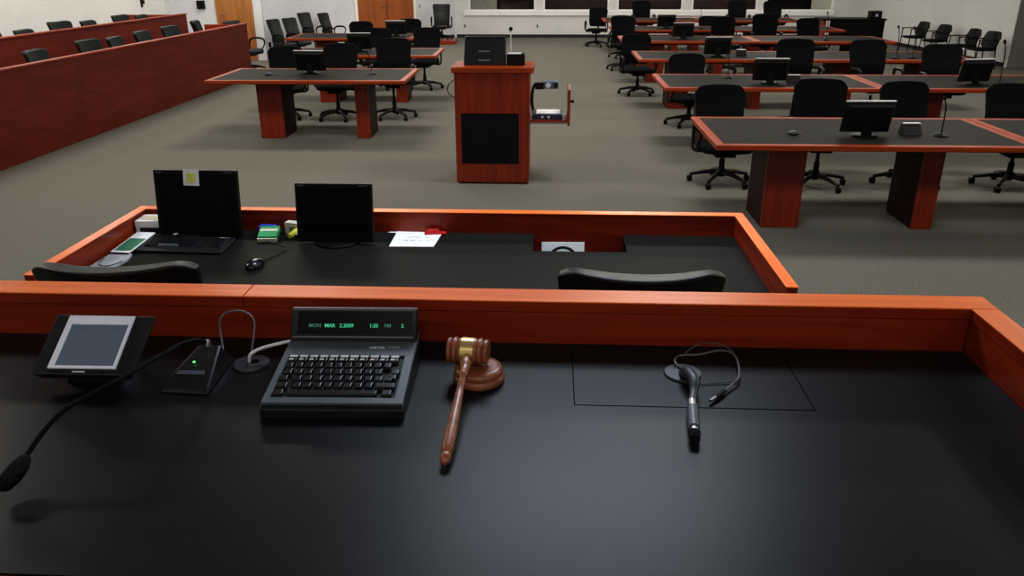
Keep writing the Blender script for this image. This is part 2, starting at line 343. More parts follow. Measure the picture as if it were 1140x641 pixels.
# touch panel
t = thing('touch_panel', 'tilted black touch panel with silver framed screen at far left of bench', 'control panel', (-.878,1.34,1.25))
tilt = Matrix.Translation((0,-.068,.04)) @ Matrix.Rotation(math.radians(31),4,'X') @ Matrix.Rotation(math.radians(.5),4,'Z')
def tilted(mb, mx): mb.v = [tuple(mx @ Vector(v)) for v in mb.v]; return mb
hull = MB().hexa([(-.085,.004,-.024),(.091,.004,-.024),(.094,.128,-.024),(-.08,.128,-.024),(-.0955,0,0),(.101,-.001,0),(.107,.136,0),(-.0955,.139,0)])
tilted(hull, tilt).build('housing','plastic_soft',t,bevel=.004)
tilted(MB().box(-.065,.066,.012,.018,0,.0035).box(-.065,.066,.112,.132,0,.0035).box(-.065,-.054,.018,.112,0,.0035).box(.06,.066,.018,.112,0,.0035),tilt).build('screen_bezel','silver',t)
tilted(MB().box(-.054,.06,.018,.112,0,.0012),tilt).build('screen','panel_screen',t)
tilted(MB().box(-.016,.008,.005,.0075,0,.0006),tilt).build('maker_plate','silver',t)
MB().hexa([(-.055,-.03,0),(.055,-.03,0),(.05,.05,0),(-.05,.05,0),(-.05,-.025,.045),(.05,-.025,.045),(.045,.045,.085),(-.045,.045,.085)]).build('stand','plastic_soft',t,bevel=.004)

# wedge microphone
t = thing('gooseneck_microphone', 'black gooseneck microphone on wedge base, bending down to lower left of bench', 'microphone', (-.685,1.335,1.25))
MB().hexa([(-.054,-.057,0),(.05,-.064,0),(.042,.08,0),(-.03,.08,0),(-.048,-.045,.013),(.044,-.05,.014),(.028,.066,.046),(-.016,.066,.046)]).build('wedge_base','plastic_soft',t,bevel=.006,seg=3)
MB().lathe([(.0022,0),(.0022,.0016)],10,c=(-.004,.008,.0335)).build('indicator_light','led',t)
MB().hexa([(-.03,-.02,.0215),(.026,-.021,.0215),(.024,-.012,.0235),(-.026,-.012,.0235),(-.03,-.02,.024),(.026,-.021,.024),(.024,-.012,.027),(-.026,-.012,.027)]).build('talk_button','slate',t,bevel=.002)
MB().lathe([(.007,.0),(.007,.012),(.005,.016)],12,c=(.003,.062,.04)).build('neck_socket','metal',t,smooth=True)
MB().tube([(.003,.062,.05),(-.006,.04,.066),(-.015,-.005,.08),(-.023,-.076,.09),(-.037,-.17,.1),(-.057,-.221,.1),(-.088,-.263,.09),(-.109,-.296,.07),(-.122,-.334,.045)], [.0042]*9, 8, 6).build('gooseneck','foam',t,smooth=True)
MB().tube([(-.1205,-.332,.046),(-.1215,-.337,.043),(-.124,-.349,.037),(-.127,-.366,.031),(-.132,-.382,.026),(-.134,-.389,.024)], [.004,.009,.0135,.0145,.0125,.006], 14, 3).build('windscreen','foam',t,smooth=True)

# keyboard terminal
KX, KY = -.3825, 1.2
t = thing('keyboard_terminal', 'black desktop keyboard terminal with green lit display above its keys', 'terminal', (KX,KY,1.25), math.radians(1.6))
w = .129
MB().prismx([(0,0),(.245,0),(.245,.062),(.212,.05),(.01,.024),(0,.02)], -w, w).build('case','plastic_soft',t,bevel=.003)
def deck(y, up=0.): return (.024 + (.05-.024)*(y-.01)/.202) + up
sl = math.atan2(.026,.202)
mxd = Matrix.Translation((0,.01,.0241)) @ Matrix.Rotation(sl,4,'X')
# slate coloured deck with a sunken key well
dk = MB()
D = .204
for a in ((-w+.002,w-.002,.0,.016),(-w+.002,w-.002,.15,D),(-w+.002,-w+.014,.016,.15),(w-.018,w-.002,.016,.15)): dk.box(a[0],a[1],a[2],a[3],0,.005)
tilted(dk,mxd).build('top_deck','slate',t)
tilted(MB().box(-w+.014,w-.018,.016,.15,0,.0012),mxd).build('key_well','plastic',t)
hd = MB().prismx([(.205,.045),(.248,.045),(.252,.11),(.238,.112),(.207,.062)], -w*.985, w*.985); hd.build('display_hood','plastic_soft',t,bevel=.003)
mxh = Matrix.Translation((0,.2085,.0645)) @ Matrix.Rotation(math.atan2(.05,.031),4,'X')
tilted(MB().box(-.112,.118,.004,.05,0,.0008),mxh).build('display_window','screen',t)
tilted(MB().box(-.121,.12,-.003,.0,0,.002),mxh).build('display_lip','slate',t)
tilted(MB().box(-.124,.124,.0525,.0555,-.001,.0015),mxh).build('hood_edge','slate',t)
for s_, x, m_ in (('MON',-.09,'led_dim'),('MAR',-.058,'led_text'),('2.2009',-.028,'led_text'),('1:35',.032,'led_text'),('PM',.062,'led_dim'),('2',.096,'led_text')):
    text_mesh('display_text', s_, .0105, m_, t, mxh @ Matrix.Translation((x,.018,.0012)))
text_mesh('maker_name', 'AMTEL', .0105, 'silver', t, mxd @ Matrix.Translation((.036,.173,.0053)))
text_mesh('model_text', 'SYSTEMS', .0062, 'silver2', t, mxd @ Matrix.Translation((.074,.176,.0054)))
def key(x, y, kw, kh, z=.0095, m='key_black'):
    k = MB().hexa([(x-kw/2,y-kh/2,.001),(x+kw/2,y-kh/2,.001),(x+kw/2,y+kh/2,.001),(x-kw/2,y+kh/2,.001),
                   (x-kw/2+.002,y-kh/2+.0025,z),(x+kw/2-.002,y-kh/2+.0025,z),(x+kw/2-.002,y+kh/2-.001,z),(x-kw/2+.002,y+kh/2-.001,z)])
    return tilted(k,mxd).build('key',m,t,bevel=.001)
pit = .0188
for r_, (yy, off, n) in enumerate(((.112,.003,11),(.091,.007,10),(.07,.011,10),(.049,.015,9))):
    for k in range(n): key(-.108+off+k*pit+(.0188 if r_ in (2,3) else 0), yy, .0165, .0172)
for xx, yy, kw in ((-.106,.07,.02),(-.103,.049,.024),(-.104,.027,.022),(.092,.049,.03),(.094,.027,.02),(.096,.075,.02),(.101,.091,.016)): key(xx, yy, kw, .017)
key(-.005,.028,.165,.016,.0085)
for k in range(11):
    xx = -.103+k*.0196
    q = key(xx,.133,.0178,.017,.0085)
    tilted(MB().box(xx-.0078,xx+.0078,.1375,.1435,.0086,.0094).box(xx-.007,xx+.001,.128,.1325,.0086,.0094),mxd).build('key_label','silver2',q)

# gavel and block
t = thing('sound_block', 'round stepped walnut sound block under the gavel head', 'sound block', (-.133,1.36,1.25))
MB().lathe([(.0475,0),(.05,.003),(.05,.012),(.047,.0155),(.0445,.0165),(.047,.0185),(.047,.025),(.043,.0295),(.0385,.0305),(.037,.029)],48).build('block','walnut_block',t,smooth=True)
t = thing('gavel', 'walnut gavel with brass band, head resting on sound block', 'gavel', (-.153,1.36,1.25))
hm = Matrix.Translation((0,.006,.0585)) @ Matrix.Rotation(math.radians(-5),4,'Z')
tilted(MB().lathe([(.012,-.0405),(.021,-.0405),(.0245,-.038),(.0245,-.033),(.021,-.031),(.0235,-.029),(.0265,-.0265),(.0265,-.0215),(.0225,-.0195),(.0245,-.0175),(.0262,-.0125),(.0262,.0125),(.0245,.0175),(.0225,.0195),(.0265,.0215),(.0265,.0265),(.0235,.029),(.021,.031),(.0245,.033),(.0245,.038),(.021,.0405),(.012,.0405)],32,axis='x'),hm).build('head','walnut',t,smooth=True)
tilted(MB().lathe([(.0255,-.0125),(.0268,-.012),(.0268,.012),(.0255,.0125)],32,axis='x'),hm).build('brass_band','gold',t,smooth=True)
A = Vector((0,-.012,.0585)); B = Vector((-.009,-.299,.011)); hp = []; hr = []
for f, r in ((0,.0085),(.06,.0095),(.085,.0115),(.12,.0105),(.19,.0075),(.2,.0095),(.22,.0095),(.235,.0065),(.4,.0075),(.6,.0092),(.75,.0105),(.88,.0108),(.915,.0098),(.925,.0075),(.935,.0075),(.945,.0095),(.965,.0095),(.985,.0075),(1,.004)):
    hp.append(A.lerp(B,f)); hr.append(r)
MB().tube(hp,hr,16).build('handle','walnut',t,smooth=True)

# ------------------------------------------------------------------ clerk desk
desk = thing('clerk_desk', "clerks' desk with black top inside a low cherry rail, in front of judge's bench", 'desk', (0,0,0))
X0, X1 = -1.975, .875
MB().box(X0,-.075,2.72,3.635,.765,.80).box(.352,X1,2.72,3.635,.765,.80).box(-.075,.352,2.72,3.385,.765,.80).build('desktop','laminate_t',desk)
MB().box(X0-.042,X1+.042,3.64,3.68,0,.898).build('front_panel','wood_x',desk)
for a, b in ((X0,-.522),(-.519,X1)): MB().box(a,b,3.633,3.64,.55,.898).build('rail_face','wood_x',desk)
MB().box(X0-.042,X0-.002,2.74,3.64,0,.898).build('side_panel','wood_y',desk); MB().box(X1+.002,X1+.042,2.74,3.64,0,.898).build('side_panel','wood_y',desk)
MB().box(X0-.045,X1+.045,3.63,3.683,.899,.903).build('rail_cap','lit_cap_x',desk,bevel=.0012)
MB().box(X0-.045,X0+.002,2.737,3.629,.899,.903).build('rail_cap','lit_cap_y',desk,bevel=.0012)
MB().box(X1-.002,X1+.045,2.737,3.629,.899,.903).build('rail_cap','lit_cap_y',desk,bevel=.0012)
MB().box(-.075,.352,3.385,3.633,.6,.62).box(-.095,-.0751,3.385,3.632,.6,.765).box(.3521,.372,3.385,3.632,.6,.765).build('cable_well','laminate',desk)

def monitor(name, label, x, y, z, w_, h_, cat='monitor', tilt_=8, rz=0):
    t = thing(name, label, cat, (x,y,z), rz)
    mx = Matrix.Translation((0,0,.014)) @ Matrix.Rotation(math.radians(-tilt_),4,'X')
    tilted(MB().box(-w_/2,w_/2,0,.03,0,h_).hexa([(-w_*.4,.03,.04),(w_*.4,.03,.04),(w_*.3,.06,.07),(-w_*.3,.06,.07),(-w_*.4,.03,h_-.03),(w_*.4,.03,h_-.03),(w_*.3,.06,h_-.06),(-w_*.3,.06,h_-.06)]),mx).build('casing','plastic',t,bevel=.004)
    tilted(MB().box(-w_/2+.02,w_/2-.02,-.0015,0,.022,h_-.02),mx).build('screen','screen',t)
    for a_, b_ in ((-w_/2+.012,-w_/2+.04),(w_/2-.06,w_/2-.02)): tilted(MB().box(a_,b_,-.0012,0,h_-.012,h_-.007),mx).build('bezel_mark','slate',t)
    MB().box(-.035,.035,.05,.08,.01,.16).build('stand_column','plastic',t,bevel=.004)
    MB().lathe([(.11,0),(.11,.008),(.1,.013),(.04,.014)],28,c=(0,.05,0)).build('stand_foot','plastic',t,smooth=True)
    return t, mx
monitor('computer_monitor','black flat monitor on clerk desk beside the white paper, nothing stuck on it',-.99,3.43,.80,.355,.27)
m1, mx = monitor('computer_monitor','black flat monitor on clerk desk with a yellow note stuck at its top, behind keyboard',-1.655,3.49,.80,.395,.31)
n = thing('sticky_note','pale paper note with yellow scribble stuck on top of left clerk monitor','note',(-1.655,3.49,.80))
mn = mx @ Matrix.Rotation(math.radians(2),4,'Y')
tilted(MB().box(-.063,.011,-.0035,-.0022,.238,.314),mn).build('paper','paper',n)
yb = MB()
for k in range(5): yb.hexa([(-.05+.004*k,-.0042,.252+.009*k),(-.006+.003*(k%2),-.0042,.255+.009*k),(-.006,-.0036,.258+.009*k),(-.05,-.0036,.256+.009*k),(-.05+.004*k,-.0042,.2595+.009*k),(-.006,-.0042,.2625+.009*k),(-.006,-.0036,.2625+.009*k),(-.05,-.0036,.2605+.009*k)])
tilted(yb,mn).build('scribble','yellow',n)

t = thing('computer_keyboard','black full size computer keyboard in front of the left clerk monitor','keyboard',(-1.665,3.36,.80),math.radians(-2)); t.scale = (.82,1,1)
MB().prismx([(-.085,0),(.085,0),(.085,.028),(-.085,.014)],-.245,.245).build('case','plastic_soft',t,bevel=.004)
kz = lambda y: .014+(y+.085)/.17*.014
def kkey(x,y,kw,m='key_black'):
    z=kz(y); return MB().hexa([(x-kw/2,y-.0078,z-.001),(x+kw/2,y-.0078,z-.001),(x+kw/2,y+.0078,z+.0002),(x-kw/2,y+.0078,z+.0002),(x-kw/2+.002,y-.006,z+.007),(x+kw/2-.002,y-.006,z+.007),(x+kw/2-.002,y+.0065,z+.0085),(x-kw/2+.002,y+.0065,z+.0085)]).build('key',m,t)
for r_ in range(5):
    yy = .045-r_*.0195
    if r_ < 4:
        for k in range(14): kkey(-.21+k*.0192+.003*r_*(k<13), yy, .0165)
    else:
        for xx, kw in ((-.208,.02),(-.184,.02),(-.16,.02)): kkey(xx,yy,kw)
        kkey(-.085,yy,.115,'slate')
        for xx, kw in ((-.012,.02),(.012,.02),(.036,.02)): kkey(xx,yy,kw)
    for k in range(4): kkey(.155+k*.0192, yy, .0165)
    if r_ in (0,1,4):
        for k in range(3): kkey(.085+k*.0192, yy, .0165)
kkey(.104,.045-3*.0195,.0165)
for k in range(12): kkey(-.21+k*.0205+.006*(k//4), .072, .0165)
MB().box(.15,.215,.066,.078,.0272,.0285).build('light_strip','slate',t); MB().box(.16,.185,.07,.074,.0285,.0293).build('indicator','silver',t)
t = thing('computer_mouse','black computer mouse on clerk desk right of the keyboard','mouse',(-1.262,3.13,.80),math.radians(-12))
mm = MB(); rings = []
for a, hz in ((1,.0),(1.,.012),(.86,.026),(.5,.034),(.12,.036)): rings.append((a,hz))
vs = []; fs = []; N = 20
for a, hz in rings:
    for k in range(N):
        q = 2*PI*k/N; vs.append((.033*a*math.cos(q)*(1-.12*math.sin(q)), .058*a*math.sin(q), hz))
for i in range(len(rings)-1):
    for k in range(N): fs.append((i*N+k,i*N+(k+1)%N,(i+1)*N+(k+1)%N,(i+1)*N+k))
fs += [tuple(reversed(range(N))), tuple((len(rings)-1)*N+k for k in range(N))]
mm.add(vs,fs).build('shell','plastic_gl',t,smooth=True)
MB().tube([(0,.055,.012),(.003,.09,.006),(.02,.19,.004),(.0,.25,.004),(-.06,.29,.004),(-.13,.3,.004)],.0022,8,5).build('cord','black_cable',t,smooth=True)
MB().lathe([(.004,-.003),(.004,.003)],12,c=(0,.025,.0335),axis='x').build('scroll_wheel','plastic',t)

# small things on the clerk desk
t = thing('tissue_box','low box with white rounded lid in the left corner of clerk desk','box',(-1.913,3.555,.80),math.radians(3)); t.scale = (.76,1,1)
MB().box(-.068,.068,-.05,.05,0,.05).build('box_body','navy',t,bevel=.004)
MB().box(-.074,.074,-.056,.056,.048,.082).box(-.074,-.05,-.056,-.05,.012,.05).build('lid','paper',t,bevel=.012,seg=3)
MB().box(-.05,.055,-.035,.035,.082,.0832).build('lid_label','cream',t)
t = thing('printed_card','white card with green printed panel, tilted on top of grey pad by left rail','card',(-1.915,3.27,.80),math.radians(0))
cx_ = Matrix.Rotation(math.radians(-4),4,'Z') @ Matrix.Rotation(math.radians(5),4,'X')
cx_ = Matrix.Translation((0,0,.014)) @ cx_
tilted(MB().box(-.045,.045,-.03,.2,0,.006),cx_).build('card','paper',t,bevel=.001)
tilted(MB().box(-.037,.04,-.012,.125,.006,.0066),cx_).build('green_panel','green_d',t)
tilted(MB().box(-.046,.046,-.042,-.03,-.003,.006),cx_).build('binder_edge','plastic',t)
tag(MB().prism([(-1.965,3.07),(-1.86,3.05),(-1.845,3.17),(-1.86,3.24),(-1.96,3.235)],.80,.812).build('note_pad','paper_g',bevel=.002),'grey note pad under the printed card, behind left clerk chair','pad')
cable('pad_cord','thin black cord lying in a curve across the grey note pad',[(-1.95,3.17,.8145),(-1.935,3.10,.8145),(-1.9,3.075,.8145),(-1.87,3.09,.8145),(-1.852,3.14,.8145)],.002,'black_cable','cord')
tag(MB().tube([(-1.775,3.47,.826),(-1.73,3.56,.818)],.0035,10).build('pen','silver2',smooth=True),'thin white pen lying between white lidded box and keyboard','pen')
MBk = MB().box(-.038,.038,-.026,.026,0,.045)
tag(MBk.build('card_box','blue',bevel=.002),'small blue box under the green box, right of left clerk monitor','box').location = (-1.355,3.57,.80)
t = thing('card_box','small green box with pale end leaning on the blue box','box',(-1.325,3.5,.80),math.radians(4))
gm = Matrix.Translation((0,0,.026)) @ Matrix.Rotation(math.radians(18),4,'X')
tilted(MB().box(-.045,.045,-.04,.045,-.012,.014),gm).build('carton','green',t,bevel=.0015)
tilted(MB().box(-.046,.044,-.048,-.04,-.012,.006),gm).build('end_flap','cream',t); tilted(MB().box(-.042,.042,.005,.022,.014,.0146),gm).build('label_band','cream',t)
gx = 1
t = thing('card_box','small pale box on clerk desk behind the yellow roll','box',(-1.225,3.585,.80),math.radians(-14))
MB().box(-.045,.045,-.02,.02,0,.06).build('carton','cream',t,bevel=.002); MB().box(-.02,.015,-.021,-.02,.01,.04).build('grey_print','ink',t)
tag(MB().tube([(-1.232,3.51,.812),(-1.212,3.555,.822),(-1.2,3.575,.828)],[.013,.015,.014],12).build('tape_roll','yellow_b',smooth=True),'small yellow roll between green box and right clerk monitor','roll')
tag(MB().tube([(-1.185+.02*math.cos(a*.5),3.54+.012*math.sin(a*.5),.824+.012*math.sin(a*.5+.8)) for a in range(13)],.003,8).build('wire_loop','silver2',smooth=True),'small white wire loop beside yellow roll and right clerk monitor','wire')
t = thing('paper_sheet','white sheet with handwriting lying on clerk desk against the rail','paper',(-.628,3.52,.80),math.radians(-2))
MB().prism([(-.105,-.112),(.1,-.1),(.108,.105),(-.115,.112)],.0008,.0035).build('sheet','paper',t)
MB().prism([(-.155,.088),(-.01,.082),(.0,.11),(-.15,.1)],.0036,.0042).build('sheet_under','paper',t)
hw = MB()
for ln, (yy, x0, n) in enumerate(((-.02,-.05,16),(.025,-.045,12))):
    for k in range(n):
        if random.random() < .25: continue
        x = x0+k*.0085; hw.tube([(x,yy+random.uniform(-.008,.008),.0042),(x+.003,yy+random.uniform(-.012,.012),.0042),(x+.006,yy+random.uniform(-.008,.008),.0042)],.0009,4)
hw.build('handwriting','ink',t)
t = thing('stapler','small red stapler shaped gadget at top right of the handwritten sheet','stapler',(-.555,3.6,.8036),math.radians(8))
MB().box(-.045,.06,-.014,.014,0,.008).build('base','red',t,bevel=.002); MB().hexa([(-.04,-.012,.008),(.03,-.012,.008),(.03,.012,.008),(-.04,.012,.008),(-.03,-.009,.024),(.02,-.009,.024),(.02,.009,.024),(-.03,.009,.024)]).build('jaw','red',t,bevel=.003)
tag(MB().hexa([(-.036,3.585,.62),(.17,3.585,.62),(.17,3.588,.62),(-.036,3.588,.62),(-.036,3.622,.762),(.17,3.622,.764),(.17,3.625,.764),(-.036,3.625,.762)]).build('paper_sheet','paper'),'white sheet standing in the desk cable well behind the headset','paper')
t = thing('headset','black headset band standing in desk cable well before white sheet','headset',(.067,3.565,.62))
MB().tube([(.085*math.cos(a),.012*math.sin(a),.02+.112*math.sin(a)) for a in [PI*k/18 for k in range(19)]],.007,10).build('headband','plastic',t,smooth=True)
for sx in (-1,1): MB().lathe([(.02,-.012),(.026,-.006),(.026,.006),(.018,.012)],18,c=(sx*.083,0,.026),axis='x').build('ear_cushion','foam',t,smooth=True)
MB().tube([(-.085,0,.03),(-.09,-.02,.06),(-.06,-.03,.11),(-.04,-.03,.12)],.003,8,4).build('boom','plastic',t,smooth=True)

# ------------------------------------------------------------------ chairs
def chair_base(t, spoke=.3):
    b = MB()
    for k in range(5):
        a = 2*PI*k/5 + .3
        c, s_ = math.cos(a), math.sin(a)
        b.tube([(0,0,.115),(c*spoke*.5,s_*spoke*.5,.105),(c*spoke,s_*spoke,.07)],[.03,.022,.016],8)
    b.lathe([(.035,.07),(.04,.09),(.04,.14),(.03,.16)],16)
    o = b.build('star_base','plastic',t,smooth=True)
    for k in range(5):
        a = 2*PI*k/5 + .3; c, s_ = math.cos(a)*spoke, math.sin(a)*spoke
        MB().lathe([(.02,-.024),(.03,-.02),(.03,-.004),(.022,-.002),(.022,.002),(.03,.004),(.03,.02),(.02,.024)],14,c=(c,s_,.03),axis='x').build('caster','plastic',o,smooth=True)
    MB().lathe([(.028,.14),(.028,.24),(.018,.24),(.018,.42)],14).build('gas_post','plastic',t,smooth=True)
def seat_pad(wd, dp, z, th):
    n = 24; out = []
    for k in range(n):
        a = 2*PI*k/n; c, s_ = math.cos(a), math.sin(a)
        e = .42; x = wd/2*math.copysign(abs(c)**e,c); y = dp/2*math.copysign(abs(s_)**e,s_)
        out.append((x,y))
    vs = []; fs = []
    R = [(.8,0),(.96,.12),(1,.45),(.96,.8),(.85,.97),(.4,1.)]
    for f, h in R: vs += [(x*f,y*f-(.0),z+h*th) for x,y in out]
    for i in range(len(R)-1):
        for k in range(n): fs.append((i*n+k,i*n+(k+1)%n,(i+1)*n+(k+1)%n,(i+1)*n+k))
    fs += [tuple(reversed(range(n))), tuple((len(R)-1)*n+k for k in range(n))]
    return MB().add(vs,fs)
def back_fn(hw, y0, z0, h, lean, wrap, rnd=.06, arch=.015, taper=.9, lumbar=.02):
    def fn(u, v):
        wv = hw*(taper+(1-taper)*v)
        k = max(0,(abs(u)-.72)/.28)
        z = z0 + h*v - rnd*k*k*max(0,(v-.6)/.4) + rnd*.8*k*k*max(0,(.3-v)/.3) + arch*(1-u*u)*v
        y = y0 + lean*v - wrap*u*u - lumbar*math.sin(PI*min(1,v*1.6))
        return (u*wv, y, z), (0,1,0)
    return fn
LIFT = ('seat','backrest','armrest','back_support','seat_mechanism','head_roll')
def task_chair():
    t = thing('swivel_chair','black swivel chair','chair')
    chair_base(t)
    MB().box(-.1,.1,-.12,.14,.37,.42).build('seat_mechanism','plastic',t,bevel=.01)
    seat_pad(.5,.48,.42,.075).build('seat','mesh_black',t,smooth=True)
    MB().shell(back_fn(.25,.25,.53,.46,.07,.045),16,10,lambda u,v:.03).build('backrest','mesh_black',t,bevel=.008,smooth=True)
    MB().tube([(0,.1,.4),(0,.27,.41),(0,.31,.5),(0,.305,.62)],[.025,.025,.022,.018],8,4).build('back_support','plastic',t,smooth=True)
    for sx in (-1,1):
        MB().tube([(sx*.2,.02,.41),(sx*.285,.03,.43),(sx*.29,.06,.55),(sx*.285,.05,.655),(sx*.28,-.05,.67),(sx*.275,-.17,.66),(sx*.275,-.19,.6),(sx*.28,-.12,.5),(sx*.27,-.02,.43)],[.014]*3+[.02]*3+[.014]*3,8,4).build('armrest','plastic',t,smooth=True)
    return t
def leather_chair(m='leather', arms=True, name='leather_chair', hw=.265, top=1.05):
    t = thing(name,'black padded leather swivel chair','chair')
    chair_base(t)
    MB().box(-.11,.11,-.12,.14,.36,.4).build('seat_mechanism','plastic',t,bevel=.01)
    seat_pad(.52,.5,.39,.11).build('seat',m,t,smooth=True)
    MB().shell(back_fn(hw,.22,.47,top-.47-.01,.13,.06,rnd=.03,arch=-.012,taper=.86),18,12,lambda u,v:.075-.028*abs(u)**3-.02*(1-v)).build('backrest',m,t,bevel=.018,seg=3,smooth=True)
    MB().tube([(0,.1,.38),(0,.3,.4),(0,.345,.5),(0,.36,.62)],[.03,.03,.024,.018],8,4).build('back_support','plastic',t,smooth=True)
    if arms:
        for sx in (-1,1):
            MB().tube([(sx*.2,.03,.4),(sx*.29,.1,.42),(sx*.3,.16,.54),(sx*.3,.12,.66),(sx*.3,-.02,.69),(sx*.3,-.17,.67),(sx*.3,-.2,.58),(sx*.29,-.12,.46),(sx*.23,-.06,.41)],[.014]*3+[.022]*3+[.014]*3,8,4).build('armrest','plastic',t,smooth=True)
    return t
TASK = task_chair()
LEA = leather_chair('leather')
JUR = leather_chair('leather_g', arms=False, name='jury_chair', hw=.255)
ORD = ['first','second','third','fourth','fifth']
ROWW = {1:'nearest right-hand table row',2:'second right-hand table row',3:'third right-hand table row',4:'fourth right-hand table row',5:'fifth right-hand table row',6:'farthest right-hand table row'}
RC = {1:[(1.68,7.74,.91,4),(2.57,7.66,.98,-6),(3.47,7.74,.95,8),(4.42,7.7,.94,-5)],
      2:[(1.84,10.8,.9,6),(3.18,10.72,1.1,-4),(4.16,10.72,1.09,5),(5.07,10.75,1.03,-8)],
      3:[(1.42,13.55,.94,5)],
      4:[(1.42,16.9,1.03,-6),(3.41,16.5,1.05,4),(4.19,16.5,1.1,-5),(5.13,16.5,1.02,14)],
      5:[(1.62,19.2,.92,6),(3.59,19.1,.91,-3)],
      6:[(1.15,22.0,.96,-12),(2.37,22.1,1.12,6),(4.84,22.1,1.12,-4),(5.79,22.1,1.12,3)]}
for r_, lst in RC.items():
    for i, (x, y, top, ro) in enumerate(lst):
        lab = 'black mesh swivel chair behind the %s, %s' % (ROWW[r_], 'its only chair' if len(lst) == 1 else ORD[i] + ' from the aisle')
        place(TASK, lab, (x,y,0), math.radians(ro), 'swivel chairs at the right-hand tables', (top-1.005), LIFT)
LC = [(-3.72,11.16,.95,10,'nearest left-hand table, left one of its three'),(-2.98,11.08,1.0,-4,'nearest left-hand table, middle one of its three'),(-2.21,11.2,1.06,5,'nearest left-hand table, right one of its three'),
      (-3.02,14.0,1.0,6,'second left-hand table, left one of the pair'),(-2.22,14.1,1.0,-6,'second left-hand table, right one of the pair'),
      (-4.0,17.0,.92,5,'farthest left-hand table, left one of the pair'),(-2.98,17.05,.97,4,'farthest left-hand table, right one of the pair')]
for x, y, top, ro, w_ in LC:
    place(TASK, 'black mesh swivel chair behind the '+w_, (x,y,0), math.radians(ro), 'swivel chairs at the left-hand tables', top-1.005, LIFT)
place(LEA, 'black leather clerk chair just beyond the bench rail, facing the cable well', (.293,2.66,0), PI, 'leather clerk chairs', .085, LIFT)
place(LEA, 'black leather clerk chair just beyond the bench rail, facing the computer keyboard', (-1.42,2.64,0), PI+math.radians(4), 'leather clerk chairs', .09, LIFT)
wn = [Vector(q) for q in ((-5.92,18.0),(-5.72,18.45),(-5.5,18.9),(-5.2,19.5))]
WLAB = ['first from the left','second from the left','third from the left','fourth from the left, nearest the double doors']
for i, p in enumerate(wn):
    o = place(LEA, 'black high-back chair along the diagonal wall, '+WLAB[i], (p.x,p.y,0), math.radians(66+[4,-3,0,6][i]), 'chairs lined up on the diagonal wall', [-.02,-.02,.08,.04][i], LIFT)
    o.scale = (.8,.86,.9)
place(LEA, 'black high-back chair partly hidden past the far end of the jury box', (-6.15,16.35,0), math.radians(75), None, -.05, LIFT)
o = place(LEA, 'lone black high-back chair on a low wooden platform in the rear corner', (-3.05,22.75,.1), math.radians(6), None, -.08, LIFT)
o.scale = (.92,.92,.96)
if 'group' in o: del o['group']
tag(MB().box(-3.42,-2.66,22.35,23.15,0,.1).build('chair_platform','wood_x',bevel=.006),'low wooden platform under the lone chair in rear corner','platform')

# ------------------------------------------------------------------ jury box
jb = thing('jury_box', 'long two tier dark cherry jury box along the left wall', 'jury box', (0,0,0))
MB().box(-5.85,-5.8,3.5,15.5,0,.975).build('front_panel','jury_wood',jb)
MB().box(-5.87,-5.785,3.5,15.52,.977,1.0).build('rail_cap','jury_cap',jb,bevel=.003)
MB().box(-6.6,-5.85,15.45,15.5,0,.975).build('end_panel','wood_x',jb)
MB().box(-7.35,-7.3,3.5,16.3,0,1.105).build('rear_panel','jury_wood',jb)
MB().box(-7.37,-7.285,3.5,16.32,1.107,1.13).build('rail_cap','jury_cap',jb,bevel=.003)
MB().box(-8.6,-7.35,16.25,16.3,0,1.105).build('end_panel','wood_x',jb)
MB().box(-8.65,-7.35,3.5,16.25,.0,.16).build('rear_tier','carpet',jb)
JORD = ['first from the left','second from the left','third from the left','fourth from the left','fifth from the left','sixth from the left','seventh from the left']
for i, (y, tp) in enumerate(((9.92,1.05),(11.07,1.07),(11.85,1.05),(12.65,1.07),(13.6,1.08),(14.75,1.1))):
    place(JUR, 'dark green-black jury chair in the front row of jury box, '+JORD[i], (-6.1,y,0), math.radians(90+[5,-4,8,3,-6,14,4][i]), 'front row jury chairs', tp-1.05+.01, LIFT)
for i, (y, tp) in enumerate(((11.2,1.15),(12.1,1.13),(12.96,1.19),(13.88,1.15),(14.92,1.18),(15.75,1.14))):
    place(JUR, 'dark green-black jury chair in the raised rear row of jury box, '+JORD[i], (-7.62,y,.16), math.radians(90+[-6,6,-9,5,-4,3][i]), 'rear row jury chairs', tp-1.05-.15, LIFT)

# ------------------------------------------------------------------ tables
def table():
    t = thing('conference_table','dark topped conference table','table')
    W_, D_ = 2.38, 1.22
    MB().box(.07,W_-.07,.07,D_-.07,.715,.7495).build('tabletop','laminate_t',t)
    eb = MB()
    eb.add([(0,0,.708),(W_,0,.708),(W_,D_,.708),(0,D_,.708),(.07,.07,.708),(W_-.07,.07,.708),(W_-.07,D_-.07,.708),(.07,D_-.07,.708),
            (0,0,.75),(W_,0,.75),(W_,D_,.75),(0,D_,.75),(.07,.07,.75),(W_-.07,.07,.75),(W_-.07,D_-.07,.75),(.07,D_-.07,.75)],
           [(0,4,5,1),(1,5,6,2),(2,6,7,3),(3,7,4,0),(8,9,13,12),(9,10,14,13),(10,11,15,14),(11,8,12,15),(0,1,9,8),(1,2,10,9),(2,3,11,10),(3,0,8,11),(4,12,13,5),(5,13,14,6),(6,14,15,7),(7,15,12,4)])
    eb.build('edge_band','edge_x',t,bevel=.008)
    MB().box(.42,W_-.42,.4,.84,.65,.708).build('apron','wood_x',t)
    for x0, x1 in ((.49,.79),(1.70,1.86)):
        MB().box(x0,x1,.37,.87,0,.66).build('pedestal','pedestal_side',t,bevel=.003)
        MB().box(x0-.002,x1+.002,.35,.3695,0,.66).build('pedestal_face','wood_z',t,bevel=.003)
    return t
TB = table()
